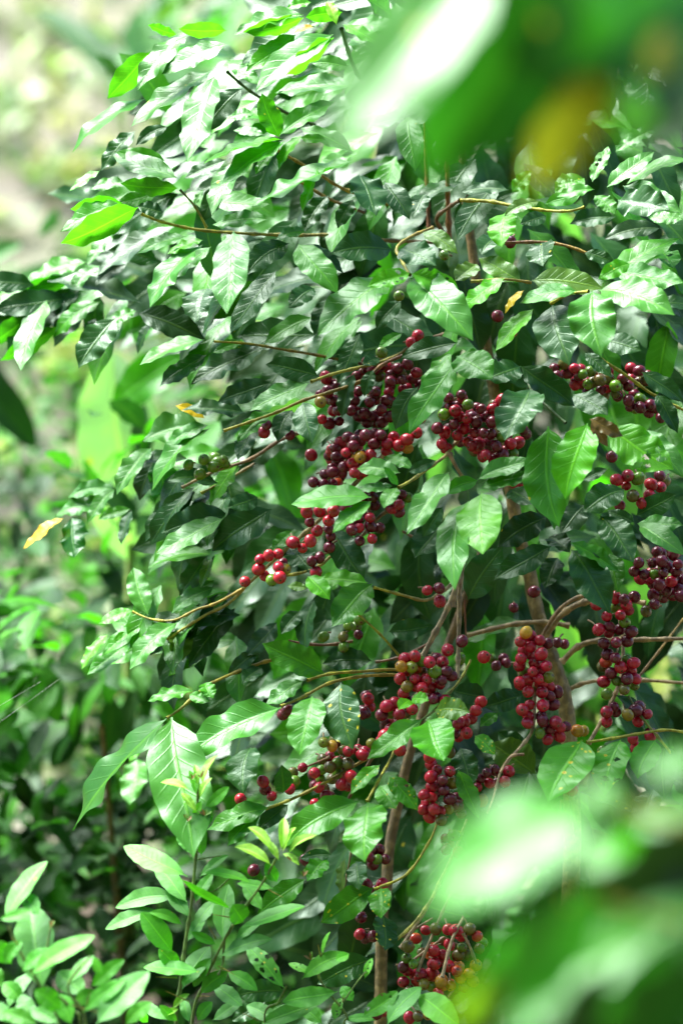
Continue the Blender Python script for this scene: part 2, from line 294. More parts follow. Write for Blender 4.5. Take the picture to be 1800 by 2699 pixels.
# ------------------------------------------------------------------ the coffee bush: leaves seen one by one in the photo
LEAVES = recs('''
467 90 390 66 22 yu 5; 597 82 470 77 36 yu 3; 600 115 425 195 85 l 0; 497 95 362 240 80 l 4; 398 138 285 262 62 yu 8; 560 185 348 335 48 m 3
567 200 490 430 90 l -3; 640 235 530 350 72 d 5; 383 260 192 402 42 m 8; 356 345 265 450 52 d 12; 437 425 305 400 48 m 10; 442 333 358 383 38 d 10
467 470 297 413 52 l 4; 470 497 317 482 42 yu 5; 264 450 183 503 26 y 10; 330 480 240 500 46 l 10; 322 535 186 550 42 yu 6; 325 540 160 610 62 m 4
365 548 160 640 62 yu 2; 430 560 362 545 45 d 4; 415 505 305 540 46 m 12; 585 480 530 585 52 d 10; 597 420 486 470 46 d 9; 513 540 536 500 20 m 0
800 38 617 94 60 l 3; 800 45 640 85 34 yu 4; 876 90 673 245 92 l -2; 880 100 740 205 34 yu -3; 780 92 650 190 66 y 4; 920 175 820 165 46 m 5; 935 225 725 245 38 l 3; 735 363 690 245 60 y 0
738 355 880 265 66 m 2; 753 373 576 490 46 l -2; 750 367 538 432 30 y -1; 795 355 735 448 32 y -2; 722 395 672 460 30 y 0; 860 370 790 363 30 y 2
930 425 665 545 38 m 0; 838 440 797 560 32 y 1; 945 460 993 570 92 d -2; 1015 480 1078 580 62 d 0; 1120 510 1090 575 52 d 4; 864 515 800 612 56 d 4
930 525 890 602 42 d 5; 705 580 560 592 48 m 4; 1035 45 965 0 56 m 4; 888 65 860 5 30 w 0; 902 65 1015 130 28 y 0; 905 70 1060 75 60 l 3; 925 103 1000 155 60 l 4
820 5 755 22 32 y 2; 902 30 805 45 42 yu 4; 880 45 815 70 32 l 8; 830 70 775 88 16 g 8; 600 170 690 225 40 l 8; 695 355 615 345 32 l 9; 670 300 600 315 42 l 9; 785 245 715 275 36 d 6
1548 95 1468 130 48 l 4; 1520 50 1760 95 46 d 6; 1600 495 1725 400 62 l 2; 1640 490 1800 560 62 l 3; 1628 528 1762 555 100 d -1; 1560 480 1600 385 38 lh 4; 1567 515 1620 565 46 m -2
1565 500 1465 520 38 m -3; 1530 512 1435 540 42 m 0; 1515 480 1468 490 30 l 2; 1540 470 1460 512 72 m 8; 1350 508 1400 450 42 m 3; 1340 500 1215 508 38 d 5; 1420 530 1328 572 42 o -2
1330 560 1322 652 75 y 0; 1620 570 1500 590 60 d 6; 1740 600 1590 630 52 D 8; 1440 570 1370 592 42 d 6; 1800 580 1710 575 50 l 9; 1740 340 1620 400 50 l 8
420 690 285 660 60 d 22; 300 610 230 700 42 l 22; 230 690 55 765 52 m 26; 190 735 50 775 38 mu 26; 265 700 190 770 52 l 22; 335 695 250 755 38 D 20; 125 795 -45 800 36 l 30; 190 760 120 832 38 mu 26
98 818 -20 912 50 mu 26; 265 795 140 890 50 m 22; 150 860 0 950 44 mu 22; 160 830 50 900 46 d 30; 305 840 210 972 84 d 14; 250 840 230 912 42 d 22; 360 820 290 847 42 l 14; 365 825 547 895 76 D 16; 395 850 365 935 24 d 16
540 895 367 962 42 m 8; 543 935 422 1020 56 d 8; 700 915 505 1015 68 d 8; 532 645 394 812 52 l 2; 555 650 450 742 42 m 4; 490 625 362 668 42 l 3; 535 632 440 670 26 y 2; 620 608 600 828 104 l -5; 545 760 520 848 85 d 12
540 1102 463 1068 28 g 10; 650 1090 480 1080 42 d 9; 535 1125 375 1162 96 l 12; 550 1120 440 1180 46 l 9; 555 1130 400 1295 44 m 8; 402 1180 310 1305 66 l 16; 410 1200 370 1320 60 D 20; 420 1195 450 1370 80 fu 18
300 1290 180 1310 52 l 20; 285 1330 145 1362 56 l 20; 305 1290 230 1380 40 m 17; 168 1367 63 1447 28 g 20; 190 1360 195 1472 76 fu 20; 350 1345 320 1437 28 d 20; 345 1340 260 1370 32 m 22
605 1355 425 1402 88 d 8; 590 1368 410 1462 62 l 6; 715 1340 560 1455 90 d 7; 600 1390 520 1452 46 d 10; 560 1460 390 1497 36 m 8; 550 1465 475 1575 56 d 10; 560 1470 530 1550 26 o 10
390 1622 350 1495 58 l 8; 352 1610 260 1645 30 y 8; 565 1548 455 1615 50 l 8; 467 1640 340 1765 64 l 8; 470 1640 470 1752 66 o 11; 380 1640 270 1730 42 m 10; 355 1690 230 1780 46 l 12; 285 1670 215 1765 18 y 11; 330 1665 300 1690 16 y 9
805 610 727 632 40 l -3; 760 640 650 725 70 d -1; 788 642 890 776 76 m -5; 808 645 905 722 38 d 0; 1033 655 870 668 86 d -3; 1055 657 1147 702 82 d -3; 1113 612 1208 668 46 o 0; 1035 735 838 888 124 l -6
1080 718 968 757 50 yh -8; 1083 722 1215 775 62 yh -8; 1078 735 1245 900 116 l -5; 730 715 610 880 66 d 6; 830 760 760 812 55 d 7; 860 790 830 887 56 d 7; 950 880 890 1012 56 d 8; 1060 880 995 922 32 m 6
1055 790 990 870 46 d 7; 1205 905 1055 945 64 d -1; 1000 945 955 962 36 d 5; 650 905 560 930 32 m 8; 840 993 700 962 64 d 2; 815 1010 660 1085 76 l 1; 715 1010 575 1062 62 d 6; 715 1085 625 1165 52 m 4
800 1060 822 1170 66 d -2; 675 1125 625 1212 52 d 8; 770 1080 730 1165 56 d 9; 935 985 900 1102 42 d 4; 985 975 960 1047 36 d 4; 1200 955 1080 1146 76 m -5; 1102 1020 1040 1132 60 d -3; 1190 930 1105 1040 42 m -2
1205 937 1298 998 96 m -5; 1370 965 1280 1002 82 d -1; 1372 963 1514 1072 76 d -2; 1395 1025 1332 1162 116 d -6; 1456 805 1497 966 112 d -3; 1558 768 1582 942 118 l -9; 1575 768 1778 832 100 l -7; 1620 720 1800 747 76 l -4
1520 770 1368 800 50 l -6; 1400 740 1590 757 72 o -3; 1600 735 1790 628 52 y -3; 1660 695 1575 735 46 y -6; 1405 815 1303 926 40 y -4; 1375 740 1260 680 62 o -2; 1330 735 1205 818 46 y -5; 1380 765 1330 826 18 g -4; 1255 695 1200 742 60 o 0
1425 640 1430 702 76 d 4; 1310 625 1270 672 60 d 4; 1730 655 1775 707 70 mh 2; 1540 665 1620 697 38 d 4; 1510 1040 1600 1096 72 d 3; 1540 930 1610 996 38 d 2; 1590 900 1690 926 62 d 4; 1690 980 1800 1062 52 d 4; 1725 1040 1785 1142 46 d 5
1545 1115 1490 1317 106 y -9; 1552 1105 1642 1150 40 b -11; 1556 1112 1602 1177 32 b -10; 1600 1130 1775 1238 108 yh -7; 1680 1130 1800 1262 72 l -3; 1440 1125 1472 1390 118 m -6; 1260 1265 1405 1212 58 l -4; 1268 1285 1405 1248 42 m -5
1258 1265 1170 1302 42 m -5; 1272 1298 1270 1462 118 y -9; 1235 1320 1195 1557 62 l -7; 1232 1580 1322 1438 86 d 0; 1345 1290 1410 1332 66 d 0; 1440 1360 1310 1442 76 D 2; 1452 1440 1302 1532 70 d -3; 1445 1415 1500 1457 56 D 0
1502 1450 1607 1617 96 d -6; 1502 1430 1633 1507 42 m -7; 1605 1460 1630 1562 62 m -3; 1580 1360 1672 1482 82 d -4; 1678 1380 1800 1386 56 l -3; 1680 1385 1805 1466 52 l -4; 1670 1378 1600 1345 36 d -1; 1645 1290 1535 1350 80 d -2
1540 1330 1475 1406 66 D 0; 1470 1470 1433 1552 60 d 0; 1675 1360 1780 1300 60 d 2; 1530 1270 1600 1235 32 d 1; 978 1310 767 1328 50 m -7; 978 1320 877 1406 46 m -7; 1055 1245 940 1236 56 l -6; 1090 1235 1010 1205 36 l -2
1075 1245 1150 1215 32 d -5; 1045 1285 1010 1340 46 m -8; 1050 1280 1010 1230 22 m -8; 1035 1280 945 1290 22 l -6; 1050 1300 1015 1336 24 d -6; 1185 1245 1072 1412 62 l -7; 1165 1335 1113 1416 42 d -6; 870 1400 960 1532 82 d 7
983 1540 874 1652 90 m -2; 970 1535 835 1530 42 y 0; 810 1520 868 1582 52 y -3; 810 1550 757 1545 26 o 1; 1165 1380 1095 1472 86 d 6; 1025 1665 1140 1650 56 d 5; 828 1580 805 1722 46 d 5; 790 1610 740 1672 46 d 5
855 1775 692 1693 80 m 0; 980 1740 850 1750 62 d 4; 680 1310 600 1340 52 d 6; 730 1640 650 1732 56 d 8; 770 1400 720 1452 42 m 9; 760 1440 820 1512 70 d 9; 680 1720 600 1780 42 d 7; 690 1760 640 1802 46 d 7
740 1862 490 1996 106 l -4; 800 1795 700 1857 56 l -1; 822 1835 792 1992 98 m -6; 898 1800 928 1977 106 dr -7; 660 1970 640 2092 90 d 2; 745 2090 742 2015 50 d -4; 1115 1898 968 2002 56 m -7; 1125 1898 1170 2006 112 m -8
1145 1870 1238 1878 62 or -6; 1080 1845 1050 1872 36 y -6; 1085 1840 1130 1847 36 y -6; 945 2110 750 2236 86 m -9; 968 2115 963 2273 116 m -10; 1000 2015 925 2095 42 mr -5; 1025 2045 1103 2136 52 mhr -7; 1000 2070 1045 2132 60 mr -3
710 2130 545 2186 52 m -3; 690 2140 600 2232 46 m -3; 760 2120 680 2192 46 d 0; 875 2253 790 2262 32 d -3; 862 2262 808 2322 56 m -3; 803 2315 678 2411 62 m -5; 940 2270 945 2347 56 d 0; 910 2260 905 2372 24 o 0; 985 2342 845 2433 76 mr -2
1005 2340 1005 2422 62 mr -3; 1010 2410 1012 2506 68 dr -2; 1530 1950 1445 2112 126 mr -9; 1632 1950 1595 2097 90 mhr -7; 1725 1950 1680 2053 70 m -5; 1752 1965 1747 2106 82 d -3; 1410 2040 1290 1960 100 o 2; 1390 1990 1310 1930 60 d 4
1250 1940 1305 1990 42 mr -5; 1215 1970 1240 2082 70 d -1; 1205 2030 1260 2157 28 y -4; 1395 2035 1330 2182 100 d 1; 1280 1840 1190 1820 60 d 2; 1375 1835 1270 1862 60 d 3; 1310 1880 1265 1916 36 m 0; 1620 1830 1700 1926 32 d 0; 1720 2080 1680 2182 70 d 2
440 1893 195 2190 56 f 0; 455 1890 505 2264 132 l -2; 510 1820 390 1850 32 m 2; 500 1830 555 1850 32 m 0; 540 1800 562 1842 42 m 0; 360 2000 345 2122 76 l 40; 380 1960 340 2010 26 y 30
980 2530 835 2592 70 dr 4; 750 2612 620 2622 58 d 8; 700 2640 610 2690 50 d 10
''')
LEAVES.sort(key=lambda q: -math.hypot(q[2] - q[0], q[3] - q[1]) * q[4])
coffee = empty('coffee_bush', ray_ground(1440, 2000, .12), 'large coffee bush in sharp focus, its drooping branches full of ripe red cherries', 'coffee bush', 'coffee bushes')
PARTLAB = {'g': 'golden yellow leaf', 'b': 'glossy bronze young leaf', 'w': 'pale cream young leaf'}
rest = Geo(); npart = 0
special = [q for q in LEAVES if q[5][0] in 'gbw']
main = LEAVES[:100 - len(special)]
picked = set(id(q) for q in main + special)
for q in LEAVES:
    if id(q) in picked and npart < 100:
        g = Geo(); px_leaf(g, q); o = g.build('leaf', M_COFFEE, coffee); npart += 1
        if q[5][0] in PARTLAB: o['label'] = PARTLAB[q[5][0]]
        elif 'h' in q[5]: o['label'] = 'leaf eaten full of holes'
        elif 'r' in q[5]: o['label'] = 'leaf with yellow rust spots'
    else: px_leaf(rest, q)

# inner foliage behind the leaves traced above, tinted darker to deepen its shade
POLY = [(760, 60), (560, 170), (470, 280), (380, 400), (340, 560), (430, 660), (330, 740), (300, 830), (430, 900), (600, 960), (640, 1060), (560, 1150), (520, 1280), (560, 1360), (660, 1420), (640, 1500), (680, 1600), (760, 1560), (760, 1680), (640, 1800), (680, 1960), (760, 2080), (860, 2200), (880, 2400), (800, 2560), (820, 2760), (2050, 2760), (2050, -160), (860, -160)]
def inside(x, y, P=POLY):
    c = False; j = len(P) - 1
    for i in range(len(P)):
        if ((P[i][1] > y) != (P[j][1] > y)) and (x < (P[j][0] - P[i][0]) * (y - P[i][1]) / (P[j][1] - P[i][1]) + P[i][0]): c = not c
        j = i
    return c
def filler(n, dmin, dmax, kinds, gaps, lmin=150, lmax=270, region=None):
    made = 0
    while made < n:
        x, y = R.uniform(0, 2040), R.uniform(-150, 2750)
        if region and not region(x, y): continue
        if not inside(x, y): continue
        if any(((x - a) / c) ** 2 + ((y - b) / e) ** 2 < 1 for a, b, c, e in gaps): continue
        an = math.atan2(1.0 + R.gauss(0, .5), (x - 1350) / 420 + R.gauss(0, .6)) if R.random() < .8 else R.uniform(0, 6.28)
        L = R.uniform(lmin, lmax); k = R.choice(kinds)
        px_leaf(rest, (x, y, x + L * math.cos(an), y + L * math.sin(an), L * R.uniform(.2, .46), k, R.uniform(dmin, dmax)), res=(6, 16), quilt=0)
        made += 1
GAPS = [(300, 1150, 130, 200), (690, 890, 90, 60), (890, 1150, 70, 45), (690, 1270, 120, 70), (1540, 1240, 60, 60), (1230, 1670, 60, 50), (1440, 1690, 70, 60), (1620, 1060, 70, 60), (1470, 660, 60, 25), (1480, 600, 45, 25), (790, 780, 40, 40), (960, 690, 50, 25), (1160, 1690, 40, 70), (1650, 1620, 150, 90), (1440, 1600, 60, 40), (640, 500, 30, 35), (1560, 1760, 50, 60), (860, 700, 40, 30), (700, 1500, 70, 60)]
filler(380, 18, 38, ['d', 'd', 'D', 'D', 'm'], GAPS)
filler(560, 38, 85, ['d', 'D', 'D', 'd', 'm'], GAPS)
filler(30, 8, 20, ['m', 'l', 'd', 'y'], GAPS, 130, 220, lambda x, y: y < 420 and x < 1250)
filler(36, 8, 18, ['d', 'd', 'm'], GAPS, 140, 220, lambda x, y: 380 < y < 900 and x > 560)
def spray(n, x0, x1, y0, y1, d0, d1):
    for _ in range(n):
        x, y = R.uniform(x0, x1), R.uniform(y0, y1); an = 2.5 + R.gauss(0, .5); L = R.uniform(120, 200)
        px_leaf(rest, (x, y, x + L * math.cos(an), y + L * math.sin(an), L * R.uniform(.25, .42), R.choice('lmddly'), R.uniform(d0, d1)), res=(6, 16), quilt=0)
spray(26, 480, 640, 1200, 1430, 11, 22); spray(22, 420, 640, 1520, 1700, 8, 16); spray(16, 90, 330, 740, 860, 24, 32)
ol = rest.build('leaves', M_COFFEE, coffee); ol['kind'] = 'stuff'

# ------------------------------------------------------------------ branches of the coffee bush
YG, YB, TAN, BRN, DGN, RED, ORG = (.36, .38, .03), (.36, .27, .04), (.38, .30, .16), (.20, .12, .055), (.05, .11, .02), (.2, .08, .035), (.30, .12, .03)
def P(s, d=2.0, d1=None):
    q = [float(a) for a in s.split()]; n = len(q) // 2; d1 = d if d1 is None else d1
    return [at(q[2 * i], q[2 * i + 1], (d + (d1 - d) * i / max(1, n - 1)) / 100) for i in range(n)]
BR = [  # photo course, depth at both ends (cm), radius (px) at both ends, colours
 ('375 565 430 585 520 605 640 615 780 620 870 620 1000 632 1150 640', 2, 18, 4, 6, YG, BRN), ('475 500 515 545 545 600', 1, 3, 3, 4, DGN, YG),
 ('1540 545 1500 556 1440 555 1345 541 1290 531 1212 528', -1, 5, 3.5, 6, YG, YG), ('1212 528 1185 545 1150 580 1190 640', 5, 16, 5, 7, BRN, BRN),
 ('565 900 650 905 740 920 830 935 960 960', 6, 14, 3, 5, YG, RED), ('820 1006 880 985 940 970 1000 955 1050 935 1105 900 1180 880', 1, 14, 4, 6, YG, BRN),
 ('590 1135 720 1090 800 1055 880 1030 960 1000 1010 960 1060 938', 2, 6, 4, 5.5, YG, RED), ('480 1285 560 1245 660 1210 740 1160 820 1130', 8, 16, 4, 6, TAN, BRN),
 ('530 1300 610 1258 670 1222', 12, 14, 4, 4, YG, TAN), ('350 1612 400 1632 460 1634 520 1606 570 1590 640 1552', 7, 1, 3, 4.5, YG, YB),
 ('440 1685 540 1622 600 1592 650 1543 700 1497 760 1442 820 1390 880 1332 945 1265 1010 1200', 7, 8, 3.5, 8, YG, TAN), ('700 1518 760 1516 810 1505 850 1485 890 1450 950 1415 1000 1362 1060 1320', 3, 10, 4, 6, YG, BRN),
 ('985 1548 1060 1568 1120 1582 1165 1560 1200 1530', 0, 6, 3.5, 6, YG, TAN), ('1110 1735 1150 1660 1180 1602 1203 1540 1215 1490', 4, 9, 8, 8, TAN, TAN), ('1205 1790 1207 1720 1209 1640 1212 1545 1222 1460', 3, 10, 6, 8, TAN, TAN),
 ('1228 1690 1226 1640 1224 1580', 3, 3, 2.5, 3, RED, RED), ('940 1615 1000 1670 1060 1738 1090 1780', 4, 6, 3, 4, YG, YG), ('810 1793 870 1776 950 1770 1050 1766 1120 1790', -1, 6, 4, 5, YG, YB),
 ('740 1862 800 1836 870 1800 960 1782 1065 1778', -3, 5, 4, 5, YG, YB), ('440 1893 480 1865 530 1820 580 1790 680 1750 760 1730', 1, 9, 4, 5, YG, YB), ('700 2132 770 2106 850 2066 920 2026 970 1996 1030 1945 1055 1895 1090 1840', -2, 6, 4, 6, YG, RED),
 ('968 2112 1000 2052 1020 2018 1042 1974 1065 1920 1085 1870', -8, 4, 4, 4, YG, YG), ('1100 1905 1150 1868 1180 1830 1215 1788 1240 1740', -6, 3, 3.5, 4, DGN, YG),
 ('1283 2142 1300 2100 1318 2035 1340 2003 1370 1970 1400 1930 1406 1880 1410 1800 1420 1700', -10, 0, 2.2, 8, TAN, TAN), ('1318 2035 1345 1995 1380 1988', -9, -8, 3, 5, TAN, BRN),
 ('1545 1957 1620 1945 1700 1931 1760 1924 1830 1935', -6, -2, 4, 4, YG, YG), ('1655 1835 1690 1890 1735 1945 1775 1995', 0, -5, 3, 4.5, DGN, YG), ('1550 1960 1590 1890 1620 1830 1640 1760 1640 1640', -2, 3, 6, 6, TAN, TAN), ('1655 1900 1640 1840 1625 1790', 0, 3, 4, 5, TAN, BRN),
 ('1155 2160 1130 2220 1070 2305 985 2343', 2, -3, 3.5, 4, YG, YG), ('1015 2500 1080 2445 1130 2380 1165 2310 1200 2240 1230 2160', -4, 6, 5, 4, YG, TAN), ('1125 1815 1060 1880 1000 1965 950 2050 910 2120', 4, 8, 6, 5, TAN, BRN),
 ('1145 1790 1080 1850 1020 1940', 6, 7, 5, 4, TAN, RED), ('870 1995 830 2012 780 2032', 5, 6, 4, 3, BRN, RED), ('1230 1675 1350 1646 1440 1640 1500 1650', 16, 16, 7, 8, TAN, TAN), ('1430 1690 1470 1630 1530 1590 1620 1578 1700 1590', 16, 10, 10, 8, TAN, TAN),
 ('1480 1745 1530 1700 1600 1686 1680 1686 1840 1682', 14, 10, 9, 6, TAN, TAN), ('1670 1800 1740 1710 1800 1630', 10, 14, 4, 3, BRN, YB), ('1580 945 1650 990 1720 1040 1820 1090', 3, 6, 5, 4, YG, YG),
 ('600 190 640 225 675 250 740 290 830 330', 4, 16, 4, 6, DGN, DGN), ('900 75 915 125 935 180 960 220 1010 280', 3, 14, 5, 7, DGN, DGN), ('730 395 830 452 900 495 970 520 1080 560', 5, 18, 4, 6, YB, YB), ('780 472 870 525 960 560', 8, 14, 4, 5, YB, BRN),
 ('1185 1195 1192 1212 1214 1250 1238 1282', -4, -5, 6, 4, BRN, YB), ('1050 1285 1090 1262 1140 1226 1175 1200 1190 1180 1230 1130', -8, 4, 4, 6, YG, TAN), ('1490 1115 1440 1070 1400 1030 1385 985', -5, 2, 4, 4, DGN, DGN),
 ('1080 725 1060 690 1045 655 1080 625 1140 600', -5, 8, 4, 5, YG, YB), ('1240 742 1330 736 1400 745', -3, -2, 4, 4, YG, YB), ('1330 640 1420 638 1500 650 1600 690', 6, 4, 5, 4, RED, YB), ('1550 768 1500 775 1450 800', -7, -2, 4, 4, YG, YG),
 ('940 2170 925 2250 900 2380', 4, 4, 3, 2.5, TAN, BRN), ('1055 2500 1120 2400 1160 2330', 0, 4, 6, 4, TAN, TAN), ('1100 2560 1150 2440 1190 2350', -2, 2, 5, 4, TAN, TAN), ('1075 2540 1170 2470', 0, 2, 4, 3, TAN, TAN), ('1165 2575 1190 2480 1220 2420', -4, 0, 5, 5, TAN, TAN), ('1220 2460 1240 2500 1255 2540', -2, -2, 4, 4, TAN, TAN), ('1060 2470 1140 2420', 2, 3, 3, 3, BRN, TAN),
 ('1420 1690 1480 1600 1560 1560', 12, 10, 6, 6, BRN, TAN), ('1480 1830 1540 1800 1640 1790 1800 1800', 20, 16, 7, 5, TAN, TAN), ('1480 2110 1475 2150 1490 2240', 2, 0, 4, 3, BRN, TAN), ('1500 2100 1515 2220', 0, 0, 2.5, 2, TAN, TAN), ('1140 1690 1060 1730 990 1745', 6, 9, 4, 4, RED, BRN), ('760 1690 850 1700 930 1690', 8, 8, 4, 5, RED, BRN),
 ('1185 660 1180 520 1176 400 1172 300', 16, 16, 8, 5, ORG, ORG), ('1130 600 1125 480 1120 300', 20, 20, 6, 4, RED, ORG), ('1195 1600 1200 1480 1130 1440 1060 1400', 14, 14, 6, 4, TAN, BRN),
]
for s, d0, d1, r0, r1, c0, c1 in BR:
    g = Geo(); tube(g, P(s, d0, d1), r0 * PX * .9, r1 * PX * .85, c0, c1, nodes=R.uniform(.028, .042), rough=.06, n=9)
    g.build('branch', M_BARK, coffee)
tb = coffee.location
TR = (.34, .31, .11)
g = Geo(); tube(g, [tb + Vector((0, 0, -.05)), tb.lerp(at(1505, 2300, .14), .5)] + P('1505 2300 1500 2000 1490 1860 1470 1780 1442 1700 1412 1600 1392 1500 1365 1400 1330 1200 1280 900 1225 500 1200 100 1190 -150', 14, 22), 34 * PX, 7 * PX, TR, (.2, .12, .05), seg=14, rough=.07, n=8)
g.build('trunk', M_BARK, coffee)
b2 = ray_ground(1000, 2600, .2)
g = Geo(); tube(g, [b2 + Vector((0, 0, -.05))] + P('1005 2500 1018 2350 1024 2250 1042 2150 1090 1950 1180 1700 1290 1400', 16, 22), 23 * PX, 10 * PX, (.3, .25, .1), (.22, .15, .07), seg=12, rough=.03, n=8)
g.build('trunk', M_BARK, coffee)
# ------------------------------------------------------------------ cherries
CC = {'r': (.40, .009, .030), 'b': (.58, .018, .038), 'k': (.13, .006, .020), 'g': (.12, .25, .016), 'o': (.62, .16, .014), 'y': (.30, .24, .02), 'n': (.10, .02, .010)}  # dark maroon k also stands for cherries darkened by shade
def cherry_geo(geo, loc, r, axis, c, c2=None, seg=16, rings=11):
    ax = unit(np.array(axis)); a = unit(np.cross(ax, (.31, .77, .2))); b = np.cross(ax, a)
    t = np.r_[0, np.linspace(.1, .34, 3), np.linspace(.34, math.pi, rings - 2)[1:]]; V = []; C = []; ov = R.uniform(1.02, 1.2)
    for th in t:
        for k in range(seg):
            ph = 6.2832 * k / seg; z = math.cos(th) * ov; s = math.sin(th)
            if th < .3: z -= .05 * (1 - th / .3)
            V.append(loc + r * (ax * z + (a * math.cos(ph) + b * math.sin(ph)) * s))
            q = np.array(c)
            if c2 is not None: q = q + (np.array(c2) - q) * max(0, min(1, .5 + 1.1 * math.cos(th) * .5 + .5 * s * math.sin(ph)))
            if th < .12: q = np.array((.05, .025, .015))
            elif th < .3: q = q * .55 + np.array((.22, .13, .07)) * .45
            C.append(q)
    m = len(t)
    F = [(i * seg + k, i * seg + (k + 1) % seg, (i + 1) * seg + (k + 1) % seg, (i + 1) * seg + k) for i in range(m - 1) for k in range(seg)]
    geo.add(np.array(V), np.array(F), np.zeros((len(V), 2)), np.array(C), (0, 0, 0))
CH = []
def clist(x0, y0, sc_, d, s, dk='r'):
    for w in s.split():
        k = dk
        if w[-1].isalpha(): k = w[-1]; w = w[:-1]
        x, y = [float(a) for a in w.split(',')]; CH.append((x0 + x * sc_, y0 + y * sc_, d, k))
f6 = 600 / 1568; f9 = 900 / 1568
clist(900, 900, f9, 0, '490,260k 550,245k 580,290g 522,318 470,335g 575,355 515,380k 440,398k 475,420 530,432 460,470 620,370k 640,310k 695,310 735,270 690,370k 610,420 650,420k 685,425k 600,480 630,470 675,470k 735,440g 660,520 620,490 710,480k 775,470 810,465 740,520k 785,515g 700,545 645,530b 480,490 600,345k 560,400 500,300k 540,345 660,345k 720,340k 580,460b 760,430k')
clist(900, 900, f9, 1, '345,420b 300,450b 262,478b 210,470 300,490o 205,505b 240,440 85,530o 135,520b 60,600b 100,595b 50,560b 165,560 20,510 60,450k 110,430k 150,470k 10,575k 55,480k 30,440k 90,455k 180,430k')
clist(1200, 1200, f6, -2, '1100,980 1160,990k 1105,1045g 1175,1030 1190,1070 1135,1100 1040,1110 970,1030 1165,1150g 985,1200 1060,1180k 1130,1200k 1210,1215k 1055,1225 1020,1295k 1105,1290k 1180,1280k 1045,1370k 1035,1425o 1100,1395k 1180,1405g 1225,1430 1010,1455n 1135,1460b 1070,1500k 1205,1480 1020,1560 1110,1555g 1180,1540k 1240,1540')
clist(1200, 1800, f6, -2, '1160,45n 1230,15g 1040,75g 1040,200 1090,165k 1105,200k 1040,265 1185,220y 1240,190k 1265,165k 1320,215 1255,265 1220,385 1340,365 1245,450b 1345,350k')
clist(1200, 1200, f6, -4, '485,1220o 515,1245 445,1285b 580,1275 635,1295k 515,1320 470,1350 510,1370 590,1370 450,1400 545,1430 440,1450 625,1450 470,1490g 530,1490b 595,1490 500,1540b 570,1540 640,1530y 440,1560')
clist(1200, 1800, f6, -4, '450,10 500,10 590,0 640,20 500,60b 595,65 650,90k 700,60k 510,150b 600,155 670,150k 460,185b 500,230b 495,275 600,260k 645,320k 690,270 720,305 760,300k 635,390 715,365 580,345g 590,230k')
clist(600, 1200, f6, -4, '1290,1385b 1220,1400 1250,1425o 1330,1420g 1390,1425 1195,1455o 1265,1460y 1300,1475o 1190,1540b 1430,1495g 1505,1490k 1480,1425 1365,1545b 1290,1540 1475,1550k 1540,1520k 1225,1490o 1515,1340 1440,1400k 1340,1490n')
clist(600, 1200, f6, -2, '1375,930 1455,915k 1460,1005')
clist(600, 1200, f6, 5, '900,1235k 795,1250n 830,1175g 800,1320g 910,1130g 660,1250g 885,1180g')
clist(600, 1200, f6, -3, '545,390 635,385 730,385b 565,460k 695,450 615,520 570,590b 515,640b 450,600 285,690b 225,715 350,680b 215,785b 350,770 255,830b 360,840b 120,870b 305,860g 395,785y 380,745k')
clist(600, 1200, f6, 0, '700,635k 580,730k 635,705k 610,805 695,510k 710,560k 815,360k 905,435k 980,430 855,515k 905,500 985,490k 1045,500k 910,590k 995,575 935,400k 870,465k')
clist(600, 1200, f6, 5, '590,185k 665,130k 725,115k 790,120k 660,200k 720,195k 755,200o 810,80k 860,70k 750,10k 880,115b 910,130b 890,20o 1130,370 1180,340 1180,390k 1200,270k 1110,300k 1240,290g 1170,300k')
clist(1200, 1200, f6, -3, '45,1280k 195,1390b'); clist(1200, 1200, f6, 9, '30,1400g 280,1450k 330,1400k 350,1430k 250,1400g 700,1290k 750,1300k 400,1050k 540,940k 410,190 440,195 400,200')
clist(1200, 1200, f6, 2, '1110,170 1185,140 1175,210b 1255,160g 1405,140k 1345,200b 1410,220 1280,330b 1335,280b 1075,10k 1220,280n 1440,180n 1130,345k')
clist(1200, 1200, f6, 0, '1260,740k 1300,820k 1355,740k 1420,730k 1370,820g 1430,810k 1520,800k 1485,870 1445,930k 1400,890k 1540,920k 1490,960k 1530,750k 1500,680k 1560,860k 1230,975k 1370,1025k 1310,1075n 1480,950k 1460,770k 1550,970k 1230,800k')
clist(600, 1800, f6, -4, '1235,25y 1300,15 1335,35b 1390,30 1460,10 1210,70b 1095,160 1150,145b 1125,205g 1180,215 1225,205n 1060,220k 1270,180b 1410,110k 1440,100k 1500,120 1490,130k 1240,120k 1080,360b 1060,400 1120,320 1185,460b')
clist(600, 1800, f6, 0, '930,495 945,470 895,460 990,415y 720,435o 790,460n 830,470 705,580n 760,555g 645,600g 600,620 640,660g 755,620g 720,660n 850,645b 785,700 830,560n 680,780 600,830 630,720 660,410y 740,400n 245,680 260,735k 305,780 430,730 380,220k 90,800b 410,190k 460,680g 450,620n')
clist(600, 1800, f6, -6, '1440,600 1530,610 1400,560 1390,510 1400,645 1480,670k 1405,715 1445,700k 1350,770 1400,790b 1375,830 1420,870b 1345,870 1465,885b 1390,920b 1520,870y 1530,800k 1470,945n 1545,690y 1490,740k 1550,840k 1430,760k')
clist(600, 1800, f6, 0, '1500,1070k 1530,1115 1555,1050g 1505,1150k 1535,480n 1565,350k 975,1200k 1030,1215g 1085,1215k 980,1150k 1000,1250k 960,1390k 1065,1385 1020,1430k 180,1290k 1040,1150k 540,1220k')
clist(1200, 1800, f6, -1, '20,370 75,345b 60,270b 20,280 140,190b 175,130b 110,240 215,620k 270,600k 170,660k 235,690 340,680 365,610 150,720 290,690k 185,810y 15,850k 40,900k 10,800k 800,740b 840,330o 880,330y 670,950n 740,935n 15,1050y 25,1170b 1010,470g')
